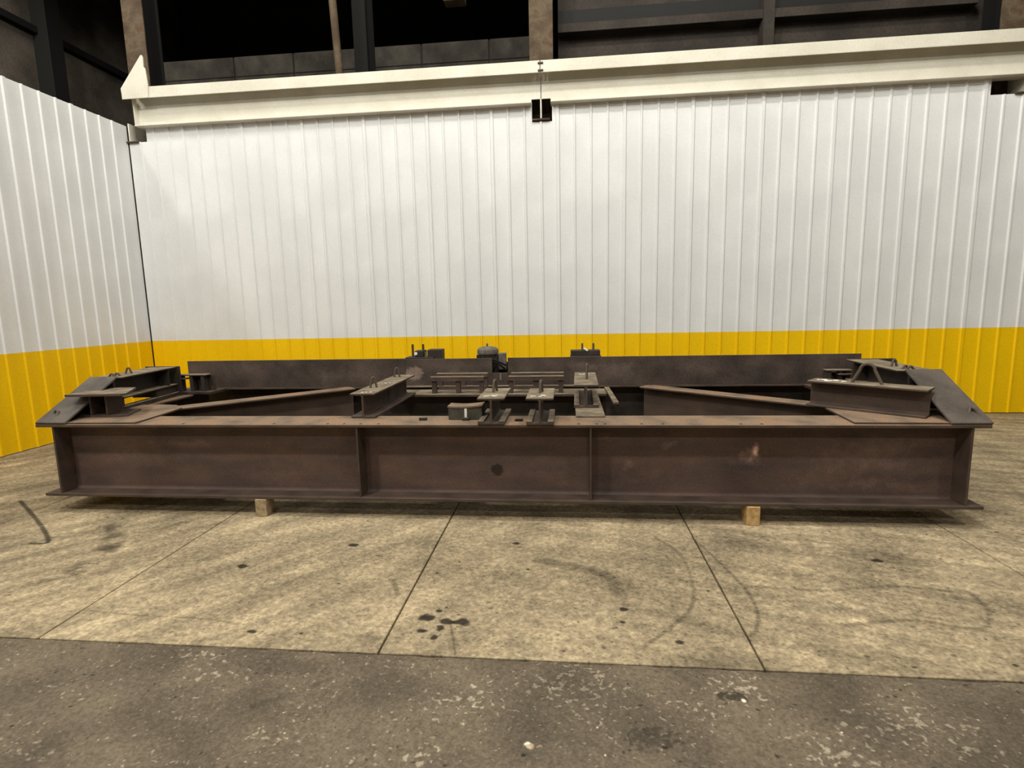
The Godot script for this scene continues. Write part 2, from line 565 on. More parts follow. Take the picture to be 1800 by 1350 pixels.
func paint_texture() -> ImageTexture:
	var w := 2048
	var h := 384
	var cv := Canvas.new(w, h, AX0, AX1, AZ0, AZ1)
	var br := noise(FastNoiseLite.TYPE_SIMPLEX_SMOOTH, 0.03, 3, 14)
	var rng := RandomNumberGenerator.new()
	rng.seed = 23
	for i in 130:
		cv.blot(rng.randf_range(-3.0, 2.2), rng.randf_range(-2.25, -1.4), rng.randf_range(0.003, 0.012), rng.randf_range(0.003, 0.01), rng.randf_range(-0.5, -0.25), br, 0.5)
	for i in 110:
		cv.blot(rng.randf_range(-3.0, 2.2), rng.randf_range(-2.25, -1.4), rng.randf_range(0.003, 0.0055), rng.randf_range(0.003, 0.005), rng.randf_range(0.5, 1.2), br, 0.3)
	cv.blot(-0.15, -1.79, 0.024, 0.018, 0.9, br, 0.5)
	cv.blot(0.7, -2.08, 0.012, 0.012, 1.3, br, 0.2)
	cv.blot(0.3, -1.86, 0.1, 0.06, -0.22, br, 0.9)
	cv.blot(0.66, -2.1, 0.07, 0.03, -0.4, br, 0.7)
	cv.blot(-1.25, -2.15, 0.2, 0.06, -0.15, br, 0.9)
	cv.stroke(arc([[-1.3, -1.9], [-1.15, -2.0], [-1.0, -2.12]]), 0.02, -0.07, br)
	var worn := Canvas.new(w, h, AX0, AX1, AZ0, AZ1)
	for s in [[-0.05, -2.1, 0.3, 0.13, 1.0], [0.1, -2.22, 0.25, 0.05, 0.9], [0.72, -2.16, 0.2, 0.1, 0.9], [1.25, -2.0, 0.35, 0.13, 0.85], [1.7, -2.1, 0.25, 0.08, 0.8], [0.95, -1.82, 0.2, 0.08, 1.0], [-1.4, -2.08, 0.35, 0.06, 0.7], [-1.75, -2.2, 0.2, 0.04, 0.8], [-2.2, -1.95, 0.3, 0.07, 0.6], [-1.95, -1.62, 0.25, 0.07, 0.8], [-1.2, -1.75, 0.25, 0.05, 0.6], [-0.15, -1.79, 0.05, 0.03, 1.6], [-0.4, -2.0, 0.2, 0.06, 0.6], [1.45, -1.88, 0.2, 0.06, 0.7], [-0.55, -1.7, 0.1, 0.03, 0.8]]:
		worn.blot(s[0], s[1], s[2], s[3], s[4], br, 0.8, 1.2, 1.0)
	var big := noise_bytes(w, h, FastNoiseLite.TYPE_SIMPLEX_SMOOTH, 0.006, 4, 16)
	var patch := noise_bytes(w, h, FastNoiseLite.TYPE_SIMPLEX_SMOOTH, 0.006, 2, 18)
	var flake := noise_bytes(w, h, FastNoiseLite.TYPE_SIMPLEX_SMOOTH, 0.085, 5, 17)
	var grit := noise_bytes(w, h, FastNoiseLite.TYPE_SIMPLEX_SMOOTH, 0.2, 3, 19)
	var out := PackedByteArray()
	out.resize(w * h * 3)
	for y in h:
		for x in w:
			var i := y * w + x
			var v := (1.0 + (big[i] - 128) * 0.0014 + (grit[i] - 128) * 0.0012) * cv.mul[i]
			# where the paint has flaked off, bare concrete shows
			var lift := (worn.mul[i] - 1.0) * 52.0 + (patch[i] - 128) * 0.2
			var bare := clampf((flake[i] + lift - 186.0) / 24.0, 0.0, 1.0)
			var rim := clampf((flake[i] + lift - 178.0) / 10.0, 0.0, 1.0) - bare
			v *= 1.0 - 0.14 * maxf(rim, 0.0)
			out[i * 3] = clampi(int(v * lerpf(115.0, 168.0, bare)), 0, 255)
			out[i * 3 + 1] = clampi(int(v * lerpf(103.0, 155.0, bare)), 0, 255)
			out[i * 3 + 2] = clampi(int(v * lerpf(87.0, 134.0, bare)), 0, 255)
	return image_texture(w, h, out)

func build_floor() -> void:
	var f := thing("floor", "worn concrete slab floor, bare near the frame and painted dark in front", "floor", "", "structure")
	var concrete := StandardMaterial3D.new()
	concrete.albedo_texture = concrete_texture()
	concrete.roughness = 0.75
	concrete.metallic_specular = 0.3
	concrete.uv2_triplanar = true
	concrete.uv2_world_triplanar = true
	concrete.uv2_scale = Vector3.ONE * 1.7
	concrete.detail_enabled = true
	concrete.detail_uv_layer = BaseMaterial3D.DETAIL_UV_2
	concrete.detail_blend_mode = BaseMaterial3D.BLEND_MODE_MUL
	concrete.detail_albedo = fine_texture(0.22)
	var paint := concrete.duplicate()
	paint.albedo_texture = paint_texture()
	paint.roughness = 0.6
	var uvc := func(p: Vector3) -> Vector2: return Vector2((p.x - FX0) / (FX1 - FX0), (p.z - FZ0) / (FZ1 - FZ0))
	var uva := func(p: Vector3) -> Vector2: return Vector2((p.x - AX0) / (AX1 - AX0), (p.z - AZ0) / (AZ1 - AZ0))
	var b := Mb.new()
	b.box(M.joint, Vector3(-13.0, -0.2, -16.0), Vector3(12.0, -0.045, 16.0))
	part(f, "sub_base", b)
	var xs := [-7.9, -6.15, -4.4, -2.65, -0.892, 0.853, 2.6, 4.35, 6.1]
	var zs := [-7.57, -4.92, -2.268]
	for j in zs.size() - 1:
		for i in xs.size() - 1:
			b = Mb.new()
			b.box(concrete, Vector3(xs[i] + 0.005, -0.045, zs[j] + 0.005), Vector3(xs[i + 1] - 0.005, 0.0, zs[j + 1] - 0.005), 0.003, null, uvc)
			part(f, "concrete_slab", b)
	# the strip under the back wall, and floor out of view
	for r in [[-7.9, -16.0, 6.1, -7.57], [-13.0, -16.0, -7.9, 16.0], [6.1, -16.0, 12.0, 16.0]]:
		b = Mb.new()
		b.box(concrete, Vector3(r[0] + 0.005, -0.045, r[1] + 0.005), Vector3(r[2] - 0.005, 0.0, r[3] - 0.005), 0.003, null, uvc)
		part(f, "concrete_slab", b)
	b = Mb.new()
	var edge := []
	var en := noise(FastNoiseLite.TYPE_SIMPLEX_SMOOTH, 3.0, 3, 77)
	for i in 401:
		var x := -7.9 + 14.0 * i / 400.0
		edge.append(Vector2(x, -2.262 + en.get_noise_1d(x * 2.0) * 0.012))
	edge.append(Vector2(6.1, 4.0))
	edge.append(Vector2(-7.9, 4.0))
	b.slab(paint, edge, -0.045, -0.003, null, uva)
	part(f, "painted_slab", b, "dark painted aisle slab with flaked paint")
	b = Mb.new()
	b.box(paint, Vector3(-7.895, -0.045, 4.01), Vector3(6.095, -0.003, 16.0), 0.003, null, uva)
	part(f, "painted_slab", b)

# ---------------------------------------------------------------- ribbed sheet walls
const STRIPE := 1.168

# one sheet: profile [[u, d] ...] along the wall with d the distance proud of the plane, tops: height at u
func sheet(parent: Node3D, prof: Array, top_at: Callable, place: Callable) -> void:
	var b := Mb.new()
	for i in prof.size() - 1:
		var u0: float = prof[i][0]
		var u1: float = prof[i + 1][0]
		var top: float = top_at.call((u0 + u1) / 2.0)
		for seg in [[0.012, STRIPE, M.yellow], [STRIPE, top, M.white]]:
			var q := []
			for c in [[u0, prof[i][1], seg[0]], [u1, prof[i + 1][1], seg[0]], [u1, prof[i + 1][1], seg[1]], [u0, prof[i][1], seg[1]]]:
				q.append(place.call(c[0], c[1], c[2]))
			b.face(seg[2], q, place.call((u0 + u1) / 2.0, -0.3, (seg[0] + seg[1]) / 2.0))
		# top edge and the back of the sheet, 25 mm behind
		b.face(M.white, [place.call(u0, prof[i][1], top), place.call(u1, prof[i + 1][1], top), place.call(u1, -0.025, top), place.call(u0, -0.025, top)], place.call((u0 + u1) / 2.0, 0.0, top - 0.3))
		b.face(M.gloom, [place.call(u0, -0.025, 0.012), place.call(u1, -0.025, 0.012), place.call(u1, -0.025, top), place.call(u0, -0.025, top)], place.call((u0 + u1) / 2.0, 0.3, 1.0))
	for e in [0, prof.size() - 1]:
		var u: float = prof[e][0]
		var inw: float = u + (0.2 if e == 0 else -0.2)
		var top: float = top_at.call(u + (0.001 if e == 0 else -0.001))
		b.face(M.white, [place.call(u, prof[e][1], 0.012), place.call(u, prof[e][1], top), place.call(u, -0.025, top), place.call(u, -0.025, 0.012)], place.call(inw, 0.0, 1.0))
	part(parent, "ribbed_sheet", b)

func rib_profile(u0: float, u1: float, ribs: Array, cuts: Array) -> Array:
	var p := [[u0, 0.0]]
	for r in ribs:
		var wide: bool = r[1]
		var a := 0.030 if wide else 0.021
		var t := 0.018 if wide else 0.009
		var hh := 0.02 if wide else 0.017
		for e in [[-a, 0.0], [-t, hh], [t, hh], [a, 0.0]]:
			p.append([r[0] + e[0], e[1]])
	p.append([u1, 0.0])
	for c in cuts:
		if c > u0 and c < u1:
			for i in p.size() - 1:
				if p[i][0] < c and p[i + 1][0] > c:
					var t: float = (c - p[i][0]) / (p[i + 1][0] - p[i][0])
					p.insert(i + 1, [c, lerpf(p[i][1], p[i + 1][1], t)])
					break
	return p

const CUTS := [[-6.434, -6.15, 4.105], [-0.455, -0.18, 4.08], [5.35, 5.80, 4.10]]

func build_ribbed_walls() -> void:
	var back := thing("wall_back", "white ribbed metal back wall with a yellow band along its foot", "wall", "", "structure")
	var pos := []
	for k in 81:
		pos.append(-6.253 + 0.2277 * k if k <= 28 else 0.122 + 0.2245 * (k - 28))
	var cuts := []
	for c in CUTS:
		cuts.append(c[0])
		cuts.append(c[1])
	var top := func(u: float) -> float:
		for c in CUTS:
			if u > c[0] and u < c[1]:
				return c[2]
		return 4.33
	var place := func(u: float, d: float, y: float) -> Vector3: return Vector3(u, y, -7.911 + d)
	var k0 := 0
	var start := -6.434
	while k0 < pos.size() - 1:
		var ribs := []
		var k := k0
		while k < pos.size() - 1:
			ribs.append([pos[k], k % 4 == 3])
			k += 1
			if (k - 1) % 4 == 3:
				break
		var stop: float = pos[k - 1] + 0.031
		sheet(back, rib_profile(start, stop, ribs, cuts), top, place)
		start = stop
		k0 = k
	var left := thing("wall_left", "white ribbed metal left wall with a yellow band along its foot", "wall", "", "structure")
	var topl := func(_u: float) -> float: return 4.335
	var placel := func(u: float, d: float, y: float) -> Vector3: return Vector3(-6.452 + d, y, u)
	start = -7.905
	for s in 11:
		var ribs := []
		for k in 4:
			ribs.append([-7.86 + 0.2188 * (s * 4 + k + 1), k == 3])
		var stop: float = ribs[3][0] + 0.031
		sheet(left, rib_profile(start, stop, ribs, []), topl, placel)
		start = stop
	# girts that carry the sheets, behind them
	for y in [0.5, 2.4, 4.0]:
		var b := Mb.new()
		b.box(M.gloom, Vector3(-6.5, y - 0.08, -8.02), Vector3(11.9, y + 0.02, -7.94))
		part(back, "girt", b)
		b = Mb.new()
		b.box(M.gloom, Vector3(-6.56, y - 0.08, -7.9), Vector3(-6.48, y + 0.08, 1.8))
		part(left, "girt", b)

# ---------------------------------------------------------------- building behind and above
func column(x: float, z: float, label: String, bracket: bool, w := 0.33) -> Node3D:
	var c := thing("steel_column", label, "column", "", "structure")
	c.position = Vector3(x, 0, z)
	var b := Mb.new()
	b.box(M.column, Vector3(-w / 2, 0, -0.02), Vector3(w / 2, 10.6, 0), 0.003)
	part(c, "front_flange", b)
	b = Mb.new()
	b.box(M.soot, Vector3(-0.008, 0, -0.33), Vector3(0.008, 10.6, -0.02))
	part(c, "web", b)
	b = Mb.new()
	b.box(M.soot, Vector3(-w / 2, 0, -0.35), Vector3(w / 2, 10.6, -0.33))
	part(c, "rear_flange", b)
	if bracket:
		b = Mb.new()
		b.box(M.cream, Vector3(-0.009, 4.112, 0.0), Vector3(0.009, 4.36, 0.33), 0.002)
		part(c, "bracket_web", b, "cream bracket web in the wall opening")
		b = Mb.new()
		b.box(M.column, Vector3(-0.12, 4.094, 0.0), Vector3(0.12, 4.112, 0.33), 0.002)
		part(c, "bracket_plate", b)
	return c

func build_upper_building() -> void:
	column(-6.39, -8.2, "tan steel column rising behind the cream triangular end stop", true)
	column(-0.33, -8.2, "rust-patched steel column above the joint in the cream runway beam", true)
	column(5.75, -8.2, "tan steel column at the right end of the cream runway beam", true)
	var c := column(-2.98, -8.35, "slim blackened post behind the runway beam between the block wall panels", false, 0.2)
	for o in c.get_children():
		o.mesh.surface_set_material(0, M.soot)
	var b := Mb.new()
	b.tube(M.column, [Vector3(-3.24, 4.0, -8.25), Vector3(-3.3, 6.0, -8.2), Vector3(-3.42, 10.55, -8.1)], 0.055, 10)
	single("conduit_pipe", b, "thin tan pipe running up beside the slim blackened post", "pipe")
	# low wall of concrete blocks across the next bay
	var w := thing("wall_north", "low wall of grey concrete blocks in the gloom behind the runway beam", "wall", "", "structure")
	b = Mb.new()
	b.box(M.joint, Vector3(-8.6, 0, -11.25), Vector3(-0.3, 6.56, -11.03))
	part(w, "backing", b)
	var joints := [-8.4, -6.53, -5.29, -3.9, -2.73, -1.42, -0.35]
	for i in joints.size() - 1:
		b = Mb.new()
		b.box(M.block, Vector3(joints[i] + 0.012, 6.21, -11.06), Vector3(joints[i + 1] - 0.012, 6.575, -11.0), 0.01)
		part(w, "concrete_block", b)
		b = Mb.new()
		b.box(M.block, Vector3(joints[i] + 0.012, 5.6, -11.06), Vector3(joints[i + 1] - 0.012, 6.195, -10.985), 0.01)
		part(w, "concrete_block", b)
	# sheeted wall right of the middle column
	w = thing("wall_east", "dark sheeted wall with a horizontal rail above the right half of the runway beam", "wall", "", "structure")
	b = Mb.new()
	b.box(M.siding, Vector3(-0.1, 0, -8.95), Vector3(12.0, 10.6, -8.85))
	part(w, "sheeting", b)
	b = Mb.new()
	b.box(M.siding, Vector3(-0.1, 5.53, -8.85), Vector3(5.6, 5.65, -8.66), 0.004)
	part(w, "rail", b)
	b = Mb.new()
	b.box(M.black, Vector3(-0.1, 5.68, -8.85), Vector3(5.6, 5.86, -8.74), 0.004)
	part(w, "rail", b)
	b = Mb.new()
	b.box(M.siding, Vector3(2.78, 4.0, -8.85), Vector3(2.93, 10.6, -8.62), 0.004)
	part(w, "post", b)
	# side wall seen above the low left wall
	w = get_node("wall_west")
	b = Mb.new()
	b.box(M.gloom, Vector3(-11.12, 0, -15.9), Vector3(-11.0, 10.6, -2.5))
	part(w, "sheeting", b)
	b = Mb.new()
	b.box(M.black, Vector3(-11.0, 0, -11.55), Vector3(-10.65, 10.6, -11.2), 0.004)
	part(w, "post", b)
	b = Mb.new()
	b.box(M.black, Vector3(-11.0, 7.38, -15.9), Vector3(-10.86, 7.52, -2.5), 0.004)
	part(w, "rail", b)
	b = Mb.new()
	b.box(M.column, Vector3(-1.84, 6.21, -9.12), Vector3(-1.52, 6.36, -8.9), 0.01)
	b.tube(M.column, [Vector3(-1.68, 6.36, -9.01), Vector3(-1.68, 10.6, -9.01)], 0.012, 6)
	single("hanging_box", b, "small tan box hanging in the dark above the runway beam", "box")

func build_runway() -> void:
	for seg in [[-6.225, -0.334, "long cream crane runway beam along the wall, left of the bolted joint"], [-0.322, 11.9, "long cream crane runway beam along the wall, right of the bolted joint"]]:
		var t := thing("runway_beam", seg[2], "beam", "crane runway beams on the back wall")
		var x0: float = seg[0]
		var x1: float = seg[1]
		var b := Mb.new()
		b.box(M.cream, Vector3(x0, 4.635, -7.728), Vector3(x1, 4.785, -7.715), 0.003)
		b.box(M.cream, Vector3(x0, 4.772, -8.08), Vector3(x1, 4.785, -7.728), 0.003)
		part(t, "channel_cap", b)
		b = Mb.new()
		var ends := [x0 if x0 < -5 else x0 + 0.125, x1 - 0.125 if x0 < -5 else x1]
		b.prism(M.cream, [Vector2(x0, 4.30 if x0 < -5 else 4.365), Vector2(ends[0], 4.365 if x0 > -5 else 4.30), Vector2(ends[0] + 0.001, 4.30), Vector2(ends[1], 4.30), Vector2(ends[1] + 0.001, 4.365 if x0 < -5 else 4.30), Vector2(x1 + 0.002, 4.365 if x0 < -5 else 4.30), Vector2(x1 + 0.002, 4.772), Vector2(x0, 4.772)], Transform3D(Basis(), Vector3(0, 0, -7.90)), 0.015)
		part(t, "web", b)
		b = Mb.new()
		b.box(M.cream, Vector3(ends[0], 4.29, -8.0), Vector3(ends[1], 4.305, -7.79), 0.003)
		part(t, "bottom_flange", b)
		b = Mb.new()
		b.box(M.cream, Vector3(x0, 4.75, -7.99), Vector3(x1, 4.772, -7.80), 0.003)
		part(t, "top_flange", b)
		if x0 < -5:
			b = Mb.new()
			b.box(M.cream, Vector3(x0, 4.305, -7.885), Vector3(x0 + 0.014, 4.635, -7.80), 0.003)
			part(t, "end_stiffener", b)
			b = Mb.new()
			b.prism(M.cream, [Vector2(-6.294, 4.63), Vector2(-5.898, 4.635), Vector2(-5.88, 4.80), Vector2(-5.895, 5.02), Vector2(-5.918, 5.04), Vector2(-5.912, 5.165), Vector2(-5.925, 5.195), Vector2(-5.945, 5.195), Vector2(-6.3, 4.775)], Transform3D(Basis(), Vector3(0, 0, -7.714)), 0.014)
			part(t, "end_stop", b, "triangular cream end stop plate")
		else:
			for p in [[4.66, 0.006], [4.75, 0.006]]:
				b = Mb.new()
				b.tube(M.rod, [Vector3(x0 - 0.035, p[0], -7.708), Vector3(x0 + 0.035, p[0], -7.708)], 0.012, 8)
				part(t, "bolt", b)

# ---------------------------------------------------------------- the frame
# W section along local z from 0 to -len, centred on x = 0, standing on y = 0
func w_section(h: Node3D, length: float, height: float, width: float, tf: float, tw: float, side: Material, top: Material, fillet := 0.014, inner_top: Material = null, c := 0.003) -> void:
	var b := Mb.new()
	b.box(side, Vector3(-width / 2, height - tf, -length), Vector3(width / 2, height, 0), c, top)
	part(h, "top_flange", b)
	b = Mb.new()
	b.box(side, Vector3(-width / 2, 0, -length), Vector3(width / 2, tf, 0), c, inner_top if inner_top != null else top)
	part(h, "bottom_flange", b)
	b = Mb.new()
	b.prism(side, web_outline(tf, height - tf, tw, fillet), Transform3D(Basis(), Vector3(0, 0, -length)), length)
	part(h, "web", b)

func web_outline(y0: float, y1: float, tw: float, r: float) -> Array:
	var right := []
	for i in 4:
		var a := i / 3.0 * PI / 2
		right.append(Vector2(tw / 2 + r * (1 - sin(a)), y0 + r * (1 - cos(a))))
	for i in 4:
		var a := (1 - i / 3.0) * PI / 2
		right.append(Vector2(tw / 2 + r * (1 - sin(a)), y1 - r * (1 - cos(a))))
	var out := right.duplicate()
	for i in range(right.size() - 1, -1, -1):
		out.append(Vector2(-right[i].x, right[i].y))
	return out

func web_texture() -> ImageTexture:
	var w := 2048
	var h := 192
	var cv := Canvas.new(w, h, -4.25, 2.84, 0.14, 0.735)
	var br := noise(FastNoiseLite.TYPE_SIMPLEX_SMOOTH, 0.03, 3, 64)
	cv.blot(-0.545, 0.53, 0.055, 0.055, -0.42, br, 0.25)
	for s in [[1.35, 0.48, 0.06, 0.04, 0.7], [1.37, 0.52, 0.02, 0.04, 1.2], [1.3, 0.44, 0.1, 0.04, 0.35], [0.75, 0.55, 0.04, 0.03, 0.5], [0.45, 0.4, 0.05, 0.03, 0.3], [0.6, 0.3, 0.2, 0.05, 0.15], [0.3, 0.62, 0.05, 0.03, 0.3], [-3.1, 0.55, 0.2, 0.03, 0.25], [-2.2, 0.3, 0.3, 0.1, 0.12], [-2.0, 0.6, 0.25, 0.08, 0.12], [2.2, 0.45, 0.3, 0.15, 0.2], [2.0, 0.25, 0.4, 0.06, 0.14], [-0.3, 0.35, 0.3, 0.08, 0.1], [-3.4, 0.42, 0.3, 0.06, 0.14]]:
		cv.blot(s[0], 0.875 - s[1], s[2] * 1.5, s[3] * 1.5, s[4] * 0.8, br, 0.7, 1.0, 1.0)
	var big := noise_bytes(w, h, FastNoiseLite.TYPE_SIMPLEX_SMOOTH, 0.006, 4, 61)
	var streak := noise_bytes(w, h, FastNoiseLite.TYPE_SIMPLEX_SMOOTH, 0.02, 4, 62, w / 5, h)
	var grit := noise_bytes(w, h, FastNoiseLite.TYPE_SIMPLEX_SMOOTH, 0.15, 3, 63)
	var out := PackedByteArray()
	out.resize(w * h * 3)
	for i in w * h:
		var v := (1.0 + (big[i] - 128) * 0.0009 + (streak[i] - 128) * 0.0006 + (grit[i] - 128) * 0.0005) * cv.mul[i]
		var warm := (streak[i] - 128) * 0.03
		out[i * 3] = clampi(int(v * 100.0 + warm), 0, 255)
		out[i * 3 + 1] = clampi(int(v * 82.0), 0, 255)
		out[i * 3 + 2] = clampi(int(v * 75.0 - warm), 0, 255)
	return image_texture(w, h, out)

func plate_texture() -> ImageTexture:
	var w := 2048
	var h := 96
	var cv := Canvas.new(w, h, -4.335, 2.967, 0.737, 1.043)
	var br := noise(FastNoiseLite.TYPE_SIMPLEX_SMOOTH, 0.03, 3, 74)
	cv.blot(-1.67, 1.78 - 0.885, 0.115, 0.085, 0.75, br, 0.25)
	for s in [[-2.7, 0.9, 0.25, 0.08, 0.2], [-3.6, 0.95, 0.3, 0.06, 0.15], [0.55, 0.92, 0.2, 0.06, 0.25], [0.15, 0.95, 0.12, 0.05, 0.3], [-1.1, 0.93, 0.25, 0.08, 0.15], [1.6, 0.9, 0.3, 0.08, 0.12]]:
		cv.blot(s[0], 1.78 - s[1], s[2] * 1.5, s[3] * 1.5, s[4] * 0.8, br, 0.7, 1.0, 1.0)
	var big := noise_bytes(w, h, FastNoiseLite.TYPE_SIMPLEX_SMOOTH, 0.008, 4, 71)
	var grit := noise_bytes(w, h, FastNoiseLite.TYPE_SIMPLEX_SMOOTH, 0.15, 3, 73)
	var out := PackedByteArray()
	out.resize(w * h * 3)
	for i in w * h:
		var v := (1.0 + (big[i] - 128) * 0.002 + (grit[i] - 128) * 0.0012) * cv.mul[i]
		out[i * 3] = clampi(int(v * 80.0), 0, 255)
		out[i * 3 + 1] = clampi(int(v * 69.0), 0, 255)
		out[i * 3 + 2] = clampi(int(v * 63.0), 0, 255)
	return image_texture(w, h, out)

func textured(t: Texture2D, rough: float) -> StandardMaterial3D:
	var m := StandardMaterial3D.new()
	m.albedo_texture = t
	m.roughness = rough
	m.metallic_specular = 0.35
	m.uv2_triplanar = true
	m.uv2_world_triplanar = true
	m.uv2_scale = Vector3.ONE * 3.0
	m.detail_enabled = true
	m.detail_uv_layer = BaseMaterial3D.DETAIL_UV_2
	m.detail_blend_mode = BaseMaterial3D.BLEND_MODE_MUL
	m.detail_albedo = fine_texture(0.12)
	return m

func long_beam(t: Node3D, called: String, x0: float, x1: float, zf: float, webm: Material, uv) -> Node3D:
	var h := holder(t, called)
	var b := Mb.new()
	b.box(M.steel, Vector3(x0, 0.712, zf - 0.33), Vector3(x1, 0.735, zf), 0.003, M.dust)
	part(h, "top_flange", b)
	b = Mb.new()
	b.box(M.steel, Vector3(x0, 0.14, zf - 0.33), Vector3(x1, 0.163, zf), 0.003, M.steel)
	part(h, "bottom_flange", b)
	b = Mb.new()
	b.prism(webm, web_outline(0.163, 0.712, 0.016, 0.022), Transform3D(Basis(Vector3.BACK, Vector3.UP, Vector3.RIGHT), Vector3(x0 + 0.08, 0, zf - 0.165)), x1 - x0 - 0.16, null, uv)
	part(h, "web", b)
	return h

func brace(t: Node3D, a: Vector2, e: Vector2, width: float) -> void:
	var h := holder(t, "diagonal_brace")
	var d := e - a
	h.position = Vector3(a.x, 0.14, a.y)
	h.rotation.y = atan2(-d.x, -d.y)
	w_section(h, d.length(), 0.593, width, 0.018, 0.012, M.steel, M.dust)

func bent_rod(parent: Node3D, at: Vector3, span: float, height: float, r: float, turn: float, called := "lifting_eye") -> void:
	var b := Mb.new()
	var dir := Vector3(cos(turn), 0, -sin(turn))
	var path := []
	path.append(at - dir * span / 2)
	for i in 9:
		var a := PI * i / 8.0
		path.append(at + Vector3.UP * (height - span * 0.22 + sin(a) * span * 0.22) - dir * cos(a) * span * 0.24)
	path.append(at + dir * span / 2)
	b.tube(M.rod, path, r, 8)
	part(parent, called, b)

func build_frame() -> void:
	var t := thing("machine_frame", "long dark rusted steel frame of welded beams lying on two timbers", "machine frame")
	var webm := textured(web_texture(), 0.62)
	var uvw := func(p: Vector3) -> Vector2: return Vector2((p.x + 4.25) / 7.09, (0.735 - p.y) / 0.595)
	# the front beam
	var h := long_beam(t, "front_beam", -4.25, 2.84, -3.878, webm, uvw)
	for x in [-1.588, 0.167]:
		var b := Mb.new()
		b.box(M.steel, Vector3(x - 0.007, 0.163, -4.035), Vector3(x + 0.007, 0.712, -3.886), 0.002)
		part(h, "stiffener", b)
	for x in [-4.11, 2.728]:
		for z in [[-4.035, -3.886], [-4.2, -4.05]]:
			var b := Mb.new()
			b.box(M.steel, Vector3(x - 0.008, 0.163, z[0]), Vector3(x + 0.008, 0.712, z[1]), 0.002)
			part(h, "end_plate", b)
	for px in [-3.0, -2.25, -1.82, -1.69, -1.56, -1.42, 0.08, 0.21, 0.27, 0.53, 0.68, 1.22, 1.36]:
		var b := Mb.new()
		b.tube(M.black, [Vector3(px, 0.72, -3.91), Vector3(px, 0.7365, -3.91)], 0.011, 10)
		part(h, "bolt_hole", b)
	# the rear beam
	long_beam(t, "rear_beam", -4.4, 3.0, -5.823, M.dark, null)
	# side beams
	for x in [-4.1, 2.69]:
		h = holder(t, "side_beam")
		h.position = Vector3(x, 0.14, -4.212)
		w_section(h, 1.585, 0.593, 0.3, 0.02, 0.014, M.steel, M.dust)
	brace(t, Vector2(-3.93, -4.3), Vector2(-2.38, -5.79), 0.19)
	brace(t, Vector2(2.55, -4.3), Vector2(0.81, -5.79), 0.19)
	# beam across the middle that carries the loose sections
	h = holder(t, "cross_beam")
	var b := Mb.new()
	b.box(M.steel, Vector3(-1.9, 0.712, -5.58), Vector3(0.38, 0.737, -5.25), 0.003, M.grey_dust)
	part(h, "top_flange", b)
	b = Mb.new()
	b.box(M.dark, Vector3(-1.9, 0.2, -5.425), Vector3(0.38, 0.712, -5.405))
	part(h, "web", b)
	b = Mb.new()
	b.box(M.steel, Vector3(-1.75, 0.735, -5.8), Vector3(0.1, 0.747, -5.72), 0.002, M.grey_dust)
	part(h, "ledge", b)
	for x in [-1.86, 0.34]:
		b = Mb.new()
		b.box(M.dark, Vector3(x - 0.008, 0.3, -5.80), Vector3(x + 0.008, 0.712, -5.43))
		part(h, "tie_plate", b)
	# gusset plates on the two front corners
	b = Mb.new()
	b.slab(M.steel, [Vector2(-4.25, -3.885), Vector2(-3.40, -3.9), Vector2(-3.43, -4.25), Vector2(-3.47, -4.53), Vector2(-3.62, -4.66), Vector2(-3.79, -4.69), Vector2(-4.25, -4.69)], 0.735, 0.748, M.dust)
	part(t, "gusset_plate", b)
	b = Mb.new()
	b.slab(M.steel, [Vector2(2.84, -3.885), Vector2(1.976, -3.905), Vector2(2.04, -4.62), Vector2(2.18, -4.76), Vector2(2.84, -4.76)], 0.735, 0.748, M.dust)
	part(t, "gusset_plate", b)
	# sloping nose plates and the raised side girders behind them
	for s in [[-4.24, -3.98], [2.58, 2.84]]:
		b = Mb.new()
		var tr := Transform3D(Basis(Vector3.RIGHT, atan2(0.298, 0.56)), Vector3(0, 0.752, -3.87))
		b.box(M.nose, Vector3(s[0], -0.016, -0.634), Vector3(s[1], 0.0, 0.0), 0.002, null, null, tr)
		var np := part(t, "nose_plate", b, "sloping grey end plate")
		b = Mb.new()
		var lx: float = (s[0] + s[1]) / 2 + (-0.04 if s[0] < 0 else 0.06)
		b.tube(M.rod, [Vector3(lx - 0.02, 0.80, -3.975), Vector3(lx - 0.01, 0.835, -3.985), Vector3(lx + 0.02, 0.82, -3.975), Vector3(lx + 0.035, 0.765, -3.93)], 0.011, 8)
		part(np, "lug", b)
		b = Mb.new()
		b.box(M.dark, Vector3(s[0] + 0.02, 0.748, -4.42), Vector3(s[1] - 0.02, 1.02, -4.40), 0.0)
		part(np, "support_plate", b)
		b = Mb.new()
		var ox: float = s[0] + 0.012 if s[0] < 0 else s[1] - 0.024
		b.prism(M.dark, [Vector2(3.93, 0.748), Vector2(4.42, 0.748), Vector2(4.42, 1.02), Vector2(3.93, 0.765)], Transform3D(Basis(Vector3.FORWARD, Vector3.UP, Vector3.RIGHT), Vector3(ox, 0, 0)), 0.012)
		part(np, "side_web", b)
	for s in [[-4.09, -4.205, -1.0], [2.668, 2.70, 1.0]]:
		h = holder(t, "side_girder")
		h.position = Vector3(s[0], 0.845, -4.435)
		h.rotation.y = atan2(-(s[1] - s[0]), 0.84)
		w_section(h, 0.85, 0.195, 0.27, 0.016, 0.012, M.dark, M.grey_dust)
		b = Mb.new()
		b.box(M.dark, Vector3(0.055 if s[2] < 0 else -0.135, -0.11, -0.86), Vector3(0.135 if s[2] < 0 else -0.055, -0.07, 0.12), 0.003, M.grey_dust)
		part(h, "lower_rail", b)
		for z in [[-0.84, -0.5], [-0.02, 0.02]]:
			b = Mb.new()
			b.box(M.dark, Vector3(-0.12, -0.07, z[0]), Vector3(0.12, 0.0, z[1]))
			part(h, "packer", b)
		b = Mb.new()
